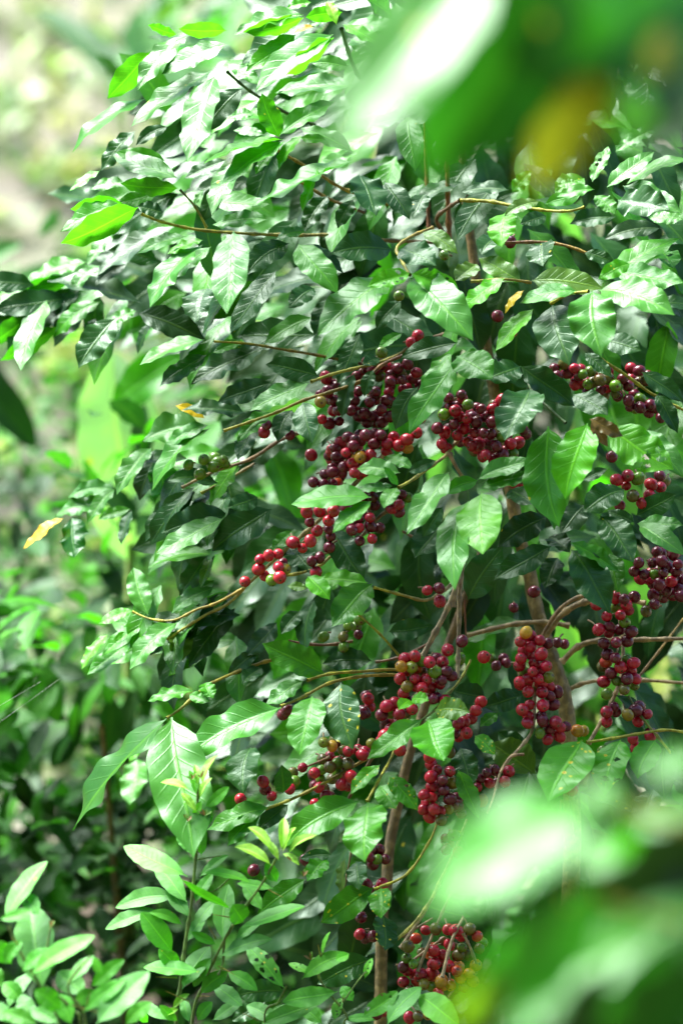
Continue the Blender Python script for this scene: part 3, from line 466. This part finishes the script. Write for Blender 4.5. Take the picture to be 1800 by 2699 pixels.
clist(600, 2200, f6, -1, '920,570k 910,685 950,715k 1000,700k 1430,650n 1420,800b 1480,830b 1425,890b 1240,770n 1230,850g 1280,890g 1210,910k 1240,940 1285,955b 1210,1015b 1400,955b 1520,905b 1555,665r 1385,980o 1350,1030y 1405,1050g 1470,1010o 1450,1090o 1535,1040o 1250,1080n 1310,1250n 1250,1260 1070,1220 1380,1240o 1020,1240k 1330,960 1300,1010o 1440,1170o 1500,1160g 1400,1130y')
clist(1200, 2200, f6, -1, '10,660b 40,700b 95,650n 150,700o 45,775g 165,785n 185,745g 20,830n 85,830n 140,900o 10,940o 95,955o 35,985o 60,1050y 120,1010o')
clist(600, 600, f6, 7, '650,1320 700,1350k 735,1190k 760,1260k 640,1150k 870,1190k 850,1260k 980,1200k 940,1280k 800,1210k 780,1480 740,1520k 810,1540 860,1460k 910,1430k 950,1440k 1010,1420k 1050,1430k 690,1130k 250,1410 270,1360k 430,1430k 1310,745 1260,790 1300,1000 1240,940k 870,880k 900,1300k 1000,1300k 1060,1250k 1090,1190k 1020,1130k 1120,1060k 1170,970k 1200,1050k 960,1340k 1060,1340k 1120,1300k 1130,1200k 900,1130k')
clist(600, 600, f6, 3, '1060,860g 1490,190g 640,1200y 1180,470g')
clist(1200, 600, f6, 6, '680,970k 745,940n 820,970 875,1010g 930,990g 850,1020k 910,1080g 995,1050n 1000,1120k 1100,1090g 1100,1140n 1150,1040k 1190,1090k 1190,1190k 1200,1230k 1270,1240k 1340,1220k 1410,1310k 1240,1240g 1380,1250k 390,720 1050,1040n 950,1060n 770,1000k 700,1020k 1270,1180g 1330,1270k 1230,1150k 290,610k 380,100k')
clist(0, 1200, f6, 7, '1405,30g 1300,65g 1380,130g 1470,80g 1500,50g 1480,20g 1540,30g 1550,60g')
for cx, cy, rx, ry, n, d in ((985, 1050, 150, 105, 60, 9), (1275, 1120, 115, 95, 26, 5), (1600, 1000, 110, 45, 24, 9), (1745, 1510, 70, 70, 24, 5), (900, 1210, 90, 50, 24, 9), (960, 1330, 70, 60, 16, 6), (1000, 1880, 60, 60, 12, 6), (860, 2050, 80, 60, 14, 6), (1150, 2520, 70, 100, 20, 4)):
    for _ in range(n):
        a, q = R.uniform(0, 6.28), math.sqrt(R.random()); CH.append((cx + rx * q * math.cos(a), cy + ry * q * math.sin(a), d, R.choice('rkkkrn' if d > 4 else 'ronbr')))  # deeper clusters picked darker, shade put into their colours
placed = []
for x, y, d, k in CH:
    r = R.uniform(13.4, 17.6) * PX; dd = d / 100 + R.uniform(-.008, .012)
    for _ in range(24):
        p = at(x, y, dd)
        if all((p - q[0]).length > .88 * (r + q[1]) for q in placed): break
        dd += .005
    placed.append((p, r, k, dd))
order = sorted(range(len(placed)), key=lambda i: placed[i][3])
solo = set(order[:100]); bulk = Geo()
for i, (p, r, k, dd) in enumerate(placed):
    near = [q[0] for q in placed if (q[0] - p).length < .05]
    cen = sum(near, Vector()) / len(near)
    ax = (p - cen).normalized() * .7 + toC * R.uniform(-.3, 1.0) + Vector((R.gauss(0, .4), R.gauss(0, .4), R.gauss(-.15, .4)))
    c = jit(CC[k], .25); c2 = None
    if k == 'o': c2 = jit((.5, .3, .02) if R.random() < .5 else (.45, .03, .02))
    elif k == 'b': c2 = jit((.42, .016, .026))
    elif k == 'n': c2 = jit((.12, .12, .02))
    elif k == 'y' and R.random() < .4: c2 = jit((.2, .26, .02))
    if i in solo:
        g = Geo(); cherry_geo(g, np.zeros(3), r, ax, c, c2, 20, 13)
        o = g.build('cherry', M_CHERRY, coffee); o.location = p
        lab = {'g': 'unripe green cherry', 'o': 'half-ripe orange cherry', 'y': 'unripe yellow cherry', 'k': 'dark maroon cherry'}.get(k)
        if lab: o['label'] = lab
    else: cherry_geo(bulk, np.array(p), r, ax, c, c2, 14, 9)
o = bulk.build('cherries', M_CHERRY, coffee); o['kind'] = 'stuff'
# short fruit stalks joining the cherries to the nearest twig height
g = Geo()
for p, r, k, dd in placed[::2]:
    q = p + FWD * R.uniform(.012, .03) + Vector((R.uniform(-.012, .012), 0, R.uniform(-.004, .014)))
    tube(g, [p, p.lerp(q, .5) + Vector((0, 0, .002)), q], .0011, .0014, (.16, .15, .03), (.2, .13, .06), seg=5, n=2)
o = g.build('fruit_stalks', M_BARK, coffee); o['kind'] = 'stuff'

# ------------------------------------------------------------------ thorny citrus saplings at the bottom
def sapling(foot, label, leaves, stems, buds=(), thorns=(), group='citrus saplings'):
    t = empty('citrus_sapling', foot, label, 'citrus sapling', group)
    for q in recs(leaves):
        g = Geo(); px_leaf(g, q, 'citrus'); g.build('leaf', M_CITRUS, t)
    for s, d0, d1, r0, r1, c0, c1, root in stems:
        g = Geo(); pts = P(s, d0, d1)
        if root: pts = [foot - Vector((0, 0, .04)), foot.lerp(pts[0], .5) + Vector((.01, 0, 0))] + pts
        tube(g, pts, r0 * PX, r1 * PX, c0, c1, nodes=.045, n=8, seg=9); g.build('stem', M_BARK, t)
    for x, y, d in buds:
        g = Geo()
        for k in range(7):
            an = -1.57 + R.uniform(-1.1, 1.1); L = R.uniform(10, 24)
            px_leaf(g, (x, y, x + L * math.cos(an), y + L * math.sin(an), L * .26, 'o' if k % 2 else 'b', d + R.uniform(-1, 1)), 'citrus', res=(4, 8))
        g.build('bud', M_CITRUS, t)
    for x0, y0, x1, y1, d in thorns:
        g = Geo(); tube(g, [at(x0, y0, d / 100), at(x1, y1, d / 100 - .005)], 2.6 * PX, .4 * PX, (.1, .22, .03), (.45, .3, .05), seg=6, n=3); g.build('thorn', M_BARK, t)
    return t
CG = (.14, .26, .05); CD = (.06, .13, .03)
sapling(ray_ground(465, 2700, -.12), 'thorny citrus sapling with yellow new shoots on its two upright green stems',
 '''493 2312 325 2232 46 m -14; 497 2378 408 2275 52 l -11; 470 2362 305 2390 50 l -9; 420 2400 278 2450 32 l -9; 455 2512 370 2405 62 m -13; 482 2437 395 2405 26 m -12
 475 2315 605 2395 30 yu -15; 527 2310 602 2255 26 m -12; 530 2300 660 2325 18 y -13; 515 2445 572 2368 42 l -11; 585 2480 600 2330 56 l -13; 530 2560 378 2550 30 m -14; 482 2608 555 2495 66 l -13; 570 2490 505 2455 24 m -12
 530 2255 535 2165 46 m -11; 510 2255 470 2190 40 l -10; 520 2070 514 2015 14 w -14; 535 2070 575 1990 12 w -13; 500 2082 425 2062 12 w -14; 540 2127 605 2075 30 m -13; 490 2178 455 2120 18 w -13; 510 2160 530 2110 20 y -13
 740 2240 750 2155 24 w -15; 720 2242 655 2180 15 w -15; 715 2282 620 2232 13 w -14; 760 2250 835 2200 14 w -15; 730 2325 700 2275 36 m -13; 720 2342 625 2330 22 y -13; 745 2250 790 2280 18 w -14
 640 2432 612 2385 58 m -13; 640 2445 805 2390 28 m -13; 580 2523 718 2477 32 l -12; 690 2400 640 2330 36 m -11; 500 2420 440 2330 40 l -12; 515 2380 560 2300 36 m -13; 470 2560 420 2500 44 m -12; 495 2480 540 2420 40 l -12; 530 2620 600 2560 44 m -11; 620 2480 690 2430 36 l -12; 560 2520 510 2600 38 m -12; 515 2210 560 2150 26 y -13; 520 2140 480 2090 18 w -14; 525 2110 560 2050 16 w -13; 518 2095 500 2030 14 y -14; 735 2270 700 2215 18 w -15; 745 2245 780 2180 18 w -15; 600 2560 680 2610 40 m -9; 560 2600 640 2650 44 l -9; 440 2690 380 2640 30 l -12; 470 2690 420 2650 26 y -13; 500 2695 480 2630 28 l -13; 520 2690 560 2640 36 m -12; 455 2660 500 2620 22 w -13; 430 2680 470 2660 20 w -13; 560 2690 640 2640 40 l -10; 390 2695 360 2660 26 m -13''',
 [('465 2720 476 2600 490 2480 503 2400 514 2290 519 2200 521 2110 522 2060', -12, -13, 7.5, 3.5, CD, CG, True), ('505 2720 540 2590 590 2480 640 2400 690 2330 735 2250', -10, -14, 6, 3, CD, CG, True), ('590 2480 588 2540 575 2570', -11, -12, 4, 2.5, CG, CG, False), ('500 2330 560 2350 620 2300', -12, -12, 2, 1.6, CG, CG, False), ('522 2265 585 2255', -12, -12, 2, 1.6, CG, CG, False)],
 [(507, 2055, -14), (530, 2050, -14), (540, 2150, -14), (495, 2165, -14), (770, 2270, -15), (800, 2310, -15)],
 [(468, 2577, 412, 2575, -13), (500, 2640, 437, 2612, -13), (520, 2625, 552, 2626, -13), (570, 2475, 548, 2438, -13), (575, 2545, 620, 2570, -12), (545, 2565, 490, 2585, -12), (690, 2335, 745, 2365, -12), (620, 2420, 560, 2410, -12)])
sapling(ray_ground(150, 2720, -.3), 'broad-leaved citrus sapling with a bronze bud in the bottom corner',
 '''115 2613 75 2388 108 l -32; 85 2570 250 2465 44 m -36; 0 2425 88 2398 32 m -38; 15 2430 128 2270 46 l -30; 180 2600 250 2520 42 l -34; 245 2522 268 2568 30 yu -34; 225 2622 155 2560 62 l -31; 255 2702 392 2558 92 l -37; 220 2670 332 2580 42 m -35
 165 2662 92 2610 54 m -36; 155 2699 85 2660 42 l -36; 100 2699 8 2665 42 m -36; 105 2412 60 2358 42 lh -30; 30 2540 -20 2480 50 m -33; 10 2600 -40 2560 60 m -33; 60 2640 10 2590 46 m -30; 40 2480 10 2530 40 l -28; 200 2640 250 2610 40 m -32; 20 2660 95 2560 46 l -29; 190 2700 150 2620 50 m -34; 60 2560 140 2500 44 m -33; 240 2600 330 2530 40 m -30; 260 2690 330 2640 50 l -31; 90 2700 60 2620 48 l -33; 10 2540 60 2480 40 m -34; 330 2700 400 2640 44 m -30; 30 2700 -20 2640 40 l -35; 130 2560 160 2480 38 m -28''',
 [('160 2740 130 2640 90 2570 50 2500 25 2440', -32, -32, 6, 3.5, CD, CG, True), ('215 2740 190 2660 120 2600', -33, -33, 5, 3, CD, CG, True), ('225 2740 222 2670 180 2600 240 2520', -34, -34, 4, 2.5, CG, CG, False), ('110 2610 125 2500 135 2440', -31, -30, 3.5, 2.5, CG, CG, False)],
 [(135, 2445, -30)], [(60, 2500, 30, 2470, -34), (130, 2640, 100, 2610, -34), (230, 2650, 238, 2612, -36), (190, 2650, 260, 2668, -34)])
sapling(ray_ground(900, 2760, -.1), 'small citrus sapling with insect-eaten leaves below the cherries',
 '''753 2605 653 2490 48 mh -11; 795 2580 920 2512 42 y -12; 920 2515 885 2532 28 y -13; 890 2612 745 2642 56 m -12; 845 2650 690 2697 46 m -11; 955 2682 1048 2612 48 mh -12; 1020 2702 1108 2600 58 l -14; 1100 2620 1210 2700 72 y -11
 850 2520 870 2455 10 y -12; 960 2580 980 2525 22 yh -12; 880 2690 900 2630 30 yh -12; 990 2690 910 2686 20 m -12; 740 2690 650 2650 44 l -10; 850 2700 790 2640 40 m -9; 930 2640 900 2600 34 m -9; 830 2570 760 2540 14 yh -12''',
 [('905 2740 915 2680 870 2620 840 2570 850 2510', -11, -12, 4, 2.5, CD, CG, True), ('700 2720 735 2640 755 2600', -10, -11, 3.5, 2.5, CD, CG, True), ('905 2640 940 2590 965 2560', -12, -12, 2, 1.5, CG, CG, False)],
 [(820, 2530, -12)], [(845, 2520, 838, 2490, -12), (680, 2690, 640, 2670, -10), (900, 2660, 905, 2620, -11)])

# ------------------------------------------------------------------ blurred coffee bush close to the camera on the right
fgroot = Vector((.72, 1.45, ground_z(.72, 1.45)))
fg = empty('coffee_bush', fgroot, 'coffee bush right beside the camera, its strongly blurred leaves covering the two right corners', 'coffee bush', 'coffee bushes')
FGL = recs('''
1320 -120 880 420 240 l -172; 1470 -160 1120 500 330 f -173; 1600 180 1385 500 150 a -173; 1690 240 1640 370 120 y -173; 1770 90 1690 190 110 a -174; 1900 -80 1480 180 320 f -167; 1860 180 1700 420 190 D -165; 1660 -120 1330 160 300 f -165; 1560 60 1300 420 240 D -160
1560 2130 1120 2400 270 l -173; 1580 2360 1220 2640 260 f -172; 1350 2570 1180 2700 120 Y -176; 1680 2190 1520 2300 110 l -170; 1640 2130 1540 2070 80 l -170; 1690 2190 1600 2260 60 y -171; 1900 2120 1500 2460 250 D -166; 1900 2380 1430 2600 130 l -169
1900 2470 1540 2780 210 f -170; 1500 2600 1330 2740 110 l -173; 1860 1990 1690 2040 80 l -169; 1860 2120 1650 2190 80 l -168; 1700 2560 1400 2760 240 D -166; 1880 2260 1760 2450 160 D -164
''')
for q in FGL:
    g = Geo(); kw = {'N': SHEEN + toC * (.5 if q[1] < 900 else .06)} if q[5][0] == 'l' else {'N': toC * .85 + RGT * R.uniform(-.2, .3) - UPV * R.uniform(.0, .35)}
    px_leaf(g, q, res=(8, 18), wave=.05, **kw); g.build('leaf', M_COFFEE, fg)
def fgbranch(s, d0, d1, r0, r1):
    g = Geo(); pts = P(s, d0, d1); tube(g, pts, r0, r1, BRN, YG, nodes=.04, n=8); g.build('branch', M_BARK, fg)
ftop = fgroot + Vector((0, 0, 1.75)); g = Geo(); tube(g, [fgroot - Vector((0, 0, .05)), fgroot + Vector((.02, .01, .9)), ftop], .02, .008, TR, (.2, .12, .05), seg=12, n=6); g.build('trunk', M_BARK, fg)
for zz, s, d1 in ((1.45, '2000 -120 1700 -120 1500 -150', -172), (1.0, '2100 2100 1850 2180 1640 2130', -171), (.95, '2100 2500 1850 2450 1580 2370', -172)):
    g = Geo(); tube(g, [fgroot + Vector((.02, .01, zz))] + P(s, -166, d1), .006, .0022, BRN, YG, nodes=.04, n=8); g.build('branch', M_BARK, fg)

# ------------------------------------------------------------------ plants behind
def shrub(label, x, y, d, rx, rz, n, kinds, lp=(100, 190), group='coffee bushes', name='coffee_bush', cat='coffee bush', wr=(.25, .5), stems=1, prof='coffee', mat=None):
    c = at(x, y, d); foot = Vector((c.x, c.y, ground_z(c.x, c.y)))
    t = empty(name, foot, label, cat, group); g = Geo()
    cl = [(R.gauss(0, 1), R.gauss(0, 1), R.gauss(0, 1)) for _ in range(max(9, n // 26))]
    cl = [Vector(q).normalized() * R.uniform(.35, 1.0) for q in cl]
    for _ in range(n):
        q = R.choice(cl) + Vector((R.gauss(0, .2), R.gauss(0, .2), R.gauss(0, .2)))
        p = c + Vector((q.x * rx, q.y * rx * .8, q.z * rz))
        if p.z < foot.z + .03: p.z = foot.z + R.uniform(.03, .2)
        L = R.uniform(*lp) * PX; out = Vector((q.x, q.y, q.z * .4)).normalized() + Vector((R.gauss(0, .5), R.gauss(0, .5), R.gauss(-.35, .45)))
        out.normalize(); up = Vector((R.gauss(0, .45), R.gauss(-.25, .45), 1)); k = R.choice(kinds)
        leaf(g, p, p + out * L, up, L * R.uniform(*wr), jit(TINT[k], .3), (0, R.random(), TRANS[k]), 4, 9, prof, wave=R.uniform(.04, .1), quilt=.0)
    g.build('crown', mat or M_FAR, t)
    for k in range(stems):
        g = Geo(); a = R.uniform(0, 6.28); e = c + Vector((math.cos(a) * rx * .55, math.sin(a) * rx * .5, -rz * R.uniform(.3, .8)))
        tube(g, [foot + Vector((R.uniform(-.04, .04), R.uniform(-.04, .04), -.04)), foot.lerp(e, .45) + Vector((0, 0, .12)), e], .010, .004, (.10, .10, .04), (.2, .16, .05), seg=7, n=5); g.build('stem', M_BARK, t)
    return t
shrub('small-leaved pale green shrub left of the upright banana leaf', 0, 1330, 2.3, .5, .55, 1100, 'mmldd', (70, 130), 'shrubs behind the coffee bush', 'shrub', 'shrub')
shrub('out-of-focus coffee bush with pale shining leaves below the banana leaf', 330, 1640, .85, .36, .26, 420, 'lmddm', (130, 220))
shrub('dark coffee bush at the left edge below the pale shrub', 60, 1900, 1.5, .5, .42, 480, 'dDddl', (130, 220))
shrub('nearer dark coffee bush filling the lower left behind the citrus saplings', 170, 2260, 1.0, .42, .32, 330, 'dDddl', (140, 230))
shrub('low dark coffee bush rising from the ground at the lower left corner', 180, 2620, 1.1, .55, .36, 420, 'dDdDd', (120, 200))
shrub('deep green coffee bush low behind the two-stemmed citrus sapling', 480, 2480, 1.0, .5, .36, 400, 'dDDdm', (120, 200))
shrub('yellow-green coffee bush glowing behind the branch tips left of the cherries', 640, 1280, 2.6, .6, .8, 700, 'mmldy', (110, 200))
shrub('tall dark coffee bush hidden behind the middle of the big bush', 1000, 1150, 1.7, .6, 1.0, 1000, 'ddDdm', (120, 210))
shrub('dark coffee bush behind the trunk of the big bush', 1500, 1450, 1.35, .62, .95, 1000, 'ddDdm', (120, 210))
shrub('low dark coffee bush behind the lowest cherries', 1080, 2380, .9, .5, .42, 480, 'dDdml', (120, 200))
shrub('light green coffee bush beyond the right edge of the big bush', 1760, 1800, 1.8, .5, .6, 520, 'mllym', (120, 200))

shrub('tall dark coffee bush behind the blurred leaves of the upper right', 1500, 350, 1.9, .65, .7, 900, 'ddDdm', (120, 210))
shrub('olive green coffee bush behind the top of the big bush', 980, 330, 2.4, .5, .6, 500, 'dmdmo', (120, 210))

def banana(label, foot_px, leaves, group='banana plants'):
    c = at(*foot_px); foot = Vector((c.x, c.y, ground_z(c.x, c.y)))
    t = empty('banana_plant', foot, label, 'banana plant', group)
    for q in leaves:
        g = Geo(); bx, by, tx, ty, w, k, d = q; dm = d / 100
        P0 = at(bx, by, dm); P1 = at(tx, ty, dm)
        px_leaf(g, q, 'banana', res=(12, 30), wave=.02, fold=.42, quilt=0, hump=.05); g.build('leaf', M_BANANA, t)
        g = Geo(); tube(g, [foot - Vector((0, 0, .05)), foot.lerp(P0, .6) + Vector((0, 0, .05)), P0, P0.lerp(P1, .06)], .02, .008, (.2, .3, .06), (.3, .45, .1), seg=8, n=5); g.build('leaf_stalk', M_BARK, t)
    return t
TINT['B'] = (.13, .30, .09); TRANS['B'] = .4; TINT['S'] = (.05, .15, .05); TRANS['S'] = .3
banana('young banana plant with one upright bright green leaf left of the coffee bush', (330, 1900, 1.1), recs('345 1480 305 935 240 P 105'))
banana('banana plant with wide blue-green leaves hanging at the left edge', (-350, 1500, 1.9), recs('-150 900 330 690 150 S 170; -140 860 90 1190 110 d 165; -200 800 60 640 90 S 190'))
banana('banana plant whose lime leaves shine through gaps behind the cherries', (950, 1800, 1.3), recs('900 1400 900 760 260 Bu 125; 980 1450 1260 980 230 Bu 130; 860 1420 660 860 180 Bu 125'))
banana('banana plant whose lime leaves show between the hanging cherry strings', (1560, 2000, 1.0), recs('1560 1500 1560 1040 220 Bu 105; 1600 1900 1480 1560 200 Bu 100; 1620 1880 1740 1520 220 Bu 105; 1500 900 1470 560 130 Bu 110'))
banana('far plant with long grey-green blades against the pale hillside', (420, 700, 3.6), recs('440 330 385 20 160 S 360; 420 340 100 20 60 d 370; 360 260 500 -60 120 S 380; 520 330 640 -40 140 S 370; 330 330 330 130 60 S 350'))

# ------------------------------------------------------------------ ground and hillside
def ground_material():
    m, nt = nodes_of('soil_and_grass'); g = NT(nt); tc = g.n('ShaderNodeTexCoord').outputs['Object']
    def noise(s, d=5):
        n = g.n('ShaderNodeTexNoise'); g.l(tc, n.inputs['Vector']); n.inputs['Scale'].default_value = s; n.inputs['Detail'].default_value = d; return n.outputs[0]
    a, b, e = noise(.9), noise(4), noise(30)
    c = g.mix(g.ss(a, .4, .6), (.19, .18, .145), (.14, .16, .105)); c = g.mix(g.ss(b, .5, .66), c, (.20, .21, .12)); c = g.mix(g.ss(b, .4, .3), c, (.24, .30, .14))
    c = g.mix(g.math('MULTIPLY', e, .4), c, (.16, .12, .07))
    sx = g.n('ShaderNodeSeparateXYZ'); g.l(tc, sx.inputs[0])
    c = g.mix(g.ss(sx.outputs[1], -1.5, -2.5), c, g.mix(b, (.010, .022, .006), (.02, .035, .008)))  # the added rise behind the camera is coloured dark to cut fill light
    c = g.mix(g.math('MULTIPLY', g.ss(sx.outputs[1], 7.5, 6.0), g.ss(sx.outputs[1], -2.5, -1.5)), c, g.mix(e, (.05, .035, .02), (.10, .075, .045)))
    bp = g.n('ShaderNodeBump'); bp.inputs['Strength'].default_value = .8; bp.inputs['Distance'].default_value = .05; g.l(g.math('ADD', b, e), bp.inputs['Height'])
    p = g.n('ShaderNodeBsdfPrincipled'); g.l(c, p.inputs['Base Color']); g.l(bp.outputs[0], p.inputs['Normal']); p.inputs['Roughness'].default_value = .9
    out = g.n('ShaderNodeOutputMaterial'); g.l(p.outputs[0], out.inputs[0]); return m
xs = np.linspace(-60, 60, 81); ys = np.r_[np.linspace(-30, -6, 13), np.linspace(-5.5, 0, 12), np.linspace(0, 14, 43)[1:], np.linspace(14, 90, 50)[1:]]
V = np.array([(x, y, ground_z(x, y) - (0 if y < 60 else (y - 60) * .3)) for y in ys for x in xs]); nx = len(xs)
F = [(j * nx + i, j * nx + i + 1, (j + 1) * nx + i + 1, (j + 1) * nx + i) for j in range(len(ys) - 1) for i in range(nx - 1)]
g = Geo(); g.add(V, np.array(F), np.zeros((len(V), 2)), (.2, .2, .1), (0, 0, 0)); o = g.build('ground', ground_material()); o['kind'] = 'structure'
g = Geo()
for _ in range(1500):
    y = R.uniform(7.2, 16); x = R.uniform(-.36, .25) * y; z = ground_z(x, y); n = R.randint(3, 7); k = R.choice('yommggwwwl'); c0 = jit(TINT[k], .3)
    c0 = jit({'g': (.22, .19, .14), 'w': (.23, .24, .19), 'y': (.18, .22, .08), 'o': (.13, .15, .08), 'm': (.07, .13, .05), 'l': (.12, .17, .11)}[k], .25)
    p = Vector((x, y, z))
    for _k in range(n):
        L = R.uniform(.08, .24); dr = Vector((R.gauss(0, .6), R.gauss(-.4, .6), R.uniform(.2, 1.2))).normalized()
        q = p + Vector((R.gauss(0, .07), R.gauss(0, .07), 0)); leaf(g, q, q + dr * L, (R.gauss(0, .4), -.5, 1), L * R.uniform(.25, .5), c0, (0, R.random(), .35), 2, 4, 'coffee', quilt=0)
o = g.build('hillside_plants', M_CITRUS); o['kind'] = 'stuff'; o['label'] = 'pale green and straw coloured plants covering the blurred hillside'; o['category'] = 'plants'
g = Geo()
for _ in range(900):
    y = R.uniform(2.2, 6.5); x = R.uniform(-.25, .22) * y; z = ground_z(x, y); L = R.uniform(.08, .2)
    dr = Vector((R.gauss(0, .6), R.gauss(0, .6), R.uniform(.2, 1))).normalized(); leaf(g, (x, y, z), Vector((x, y, z)) + dr * L, (R.gauss(0, .5), -.3, 1), L * .3, jit(TINT[R.choice('ddmm')], .3), (0, R.random(), .25), 2, 5, 'coffee', quilt=0)
o = g.build('ground_cover', M_COFFEE); o['kind'] = 'stuff'; o['label'] = 'low dark green ground cover under the bushes'; o['category'] = 'plants'
for k, (a, b) in enumerate((((-20, 1918), (160, 1788)), ((-20, 1872), (110, 1796)))):
    g = Geo(); tube(g, [at(*a, -.1), at(*b, -.1)], .00010, .00010, (.6, .62, .62), (.6, .62, .62), seg=4, n=2); o = g.build('spider_thread', M_BARK)
    o['label'] = ('lower, longer spider thread slanting across the left edge', 'upper, shorter spider thread slanting across the left edge')[k]; o['category'] = 'spider thread'; o['group'] = 'spider threads'

# ------------------------------------------------------------------ daylight
sl = bpy.data.lights.new('sun', 'SUN'); sl.energy = 4.2; sl.angle = math.radians(38); sl.color = (1, .98, .95)
so = bpy.data.objects.new('sun', sl); col.objects.link(so); so.rotation_euler = sd.to_track_quat('Z', 'Y').to_euler(); so.location = (0, 0, 8)
w = bpy.data.worlds.new('World'); sc.world = w; w.use_nodes = True
nt = w.node_tree; sky = nt.nodes.new('ShaderNodeTexSky'); sky.sky_type = 'NISHITA'; sky.sun_disc = False
sky.sun_elevation = SUN_EL; sky.sun_rotation = SUN_AZ; sky.dust_density = 1.5; sky.air_density = 1.0; sky.ozone_density = 1.0; sky.altitude = 600
bg = nt.nodes['Background']; nt.links.new(sky.outputs[0], bg.inputs[0]); bg.inputs[1].default_value = .08
vs = sc.view_settings; vs.view_transform = 'Standard'; vs.look = 'None'; vs.exposure = 2.52; vs.gamma = 1; vs.use_curve_mapping = False
sc.render.engine = 'CYCLES'; cy = sc.cycles; cy.use_denoising = True; cy.max_bounces = 8; cy.transmission_bounces = 6; cy.diffuse_bounces = 4; cy.glossy_bounces = 4
cy.caustics_reflective = False; cy.caustics_refractive = False; cy.sample_clamp_indirect = 6
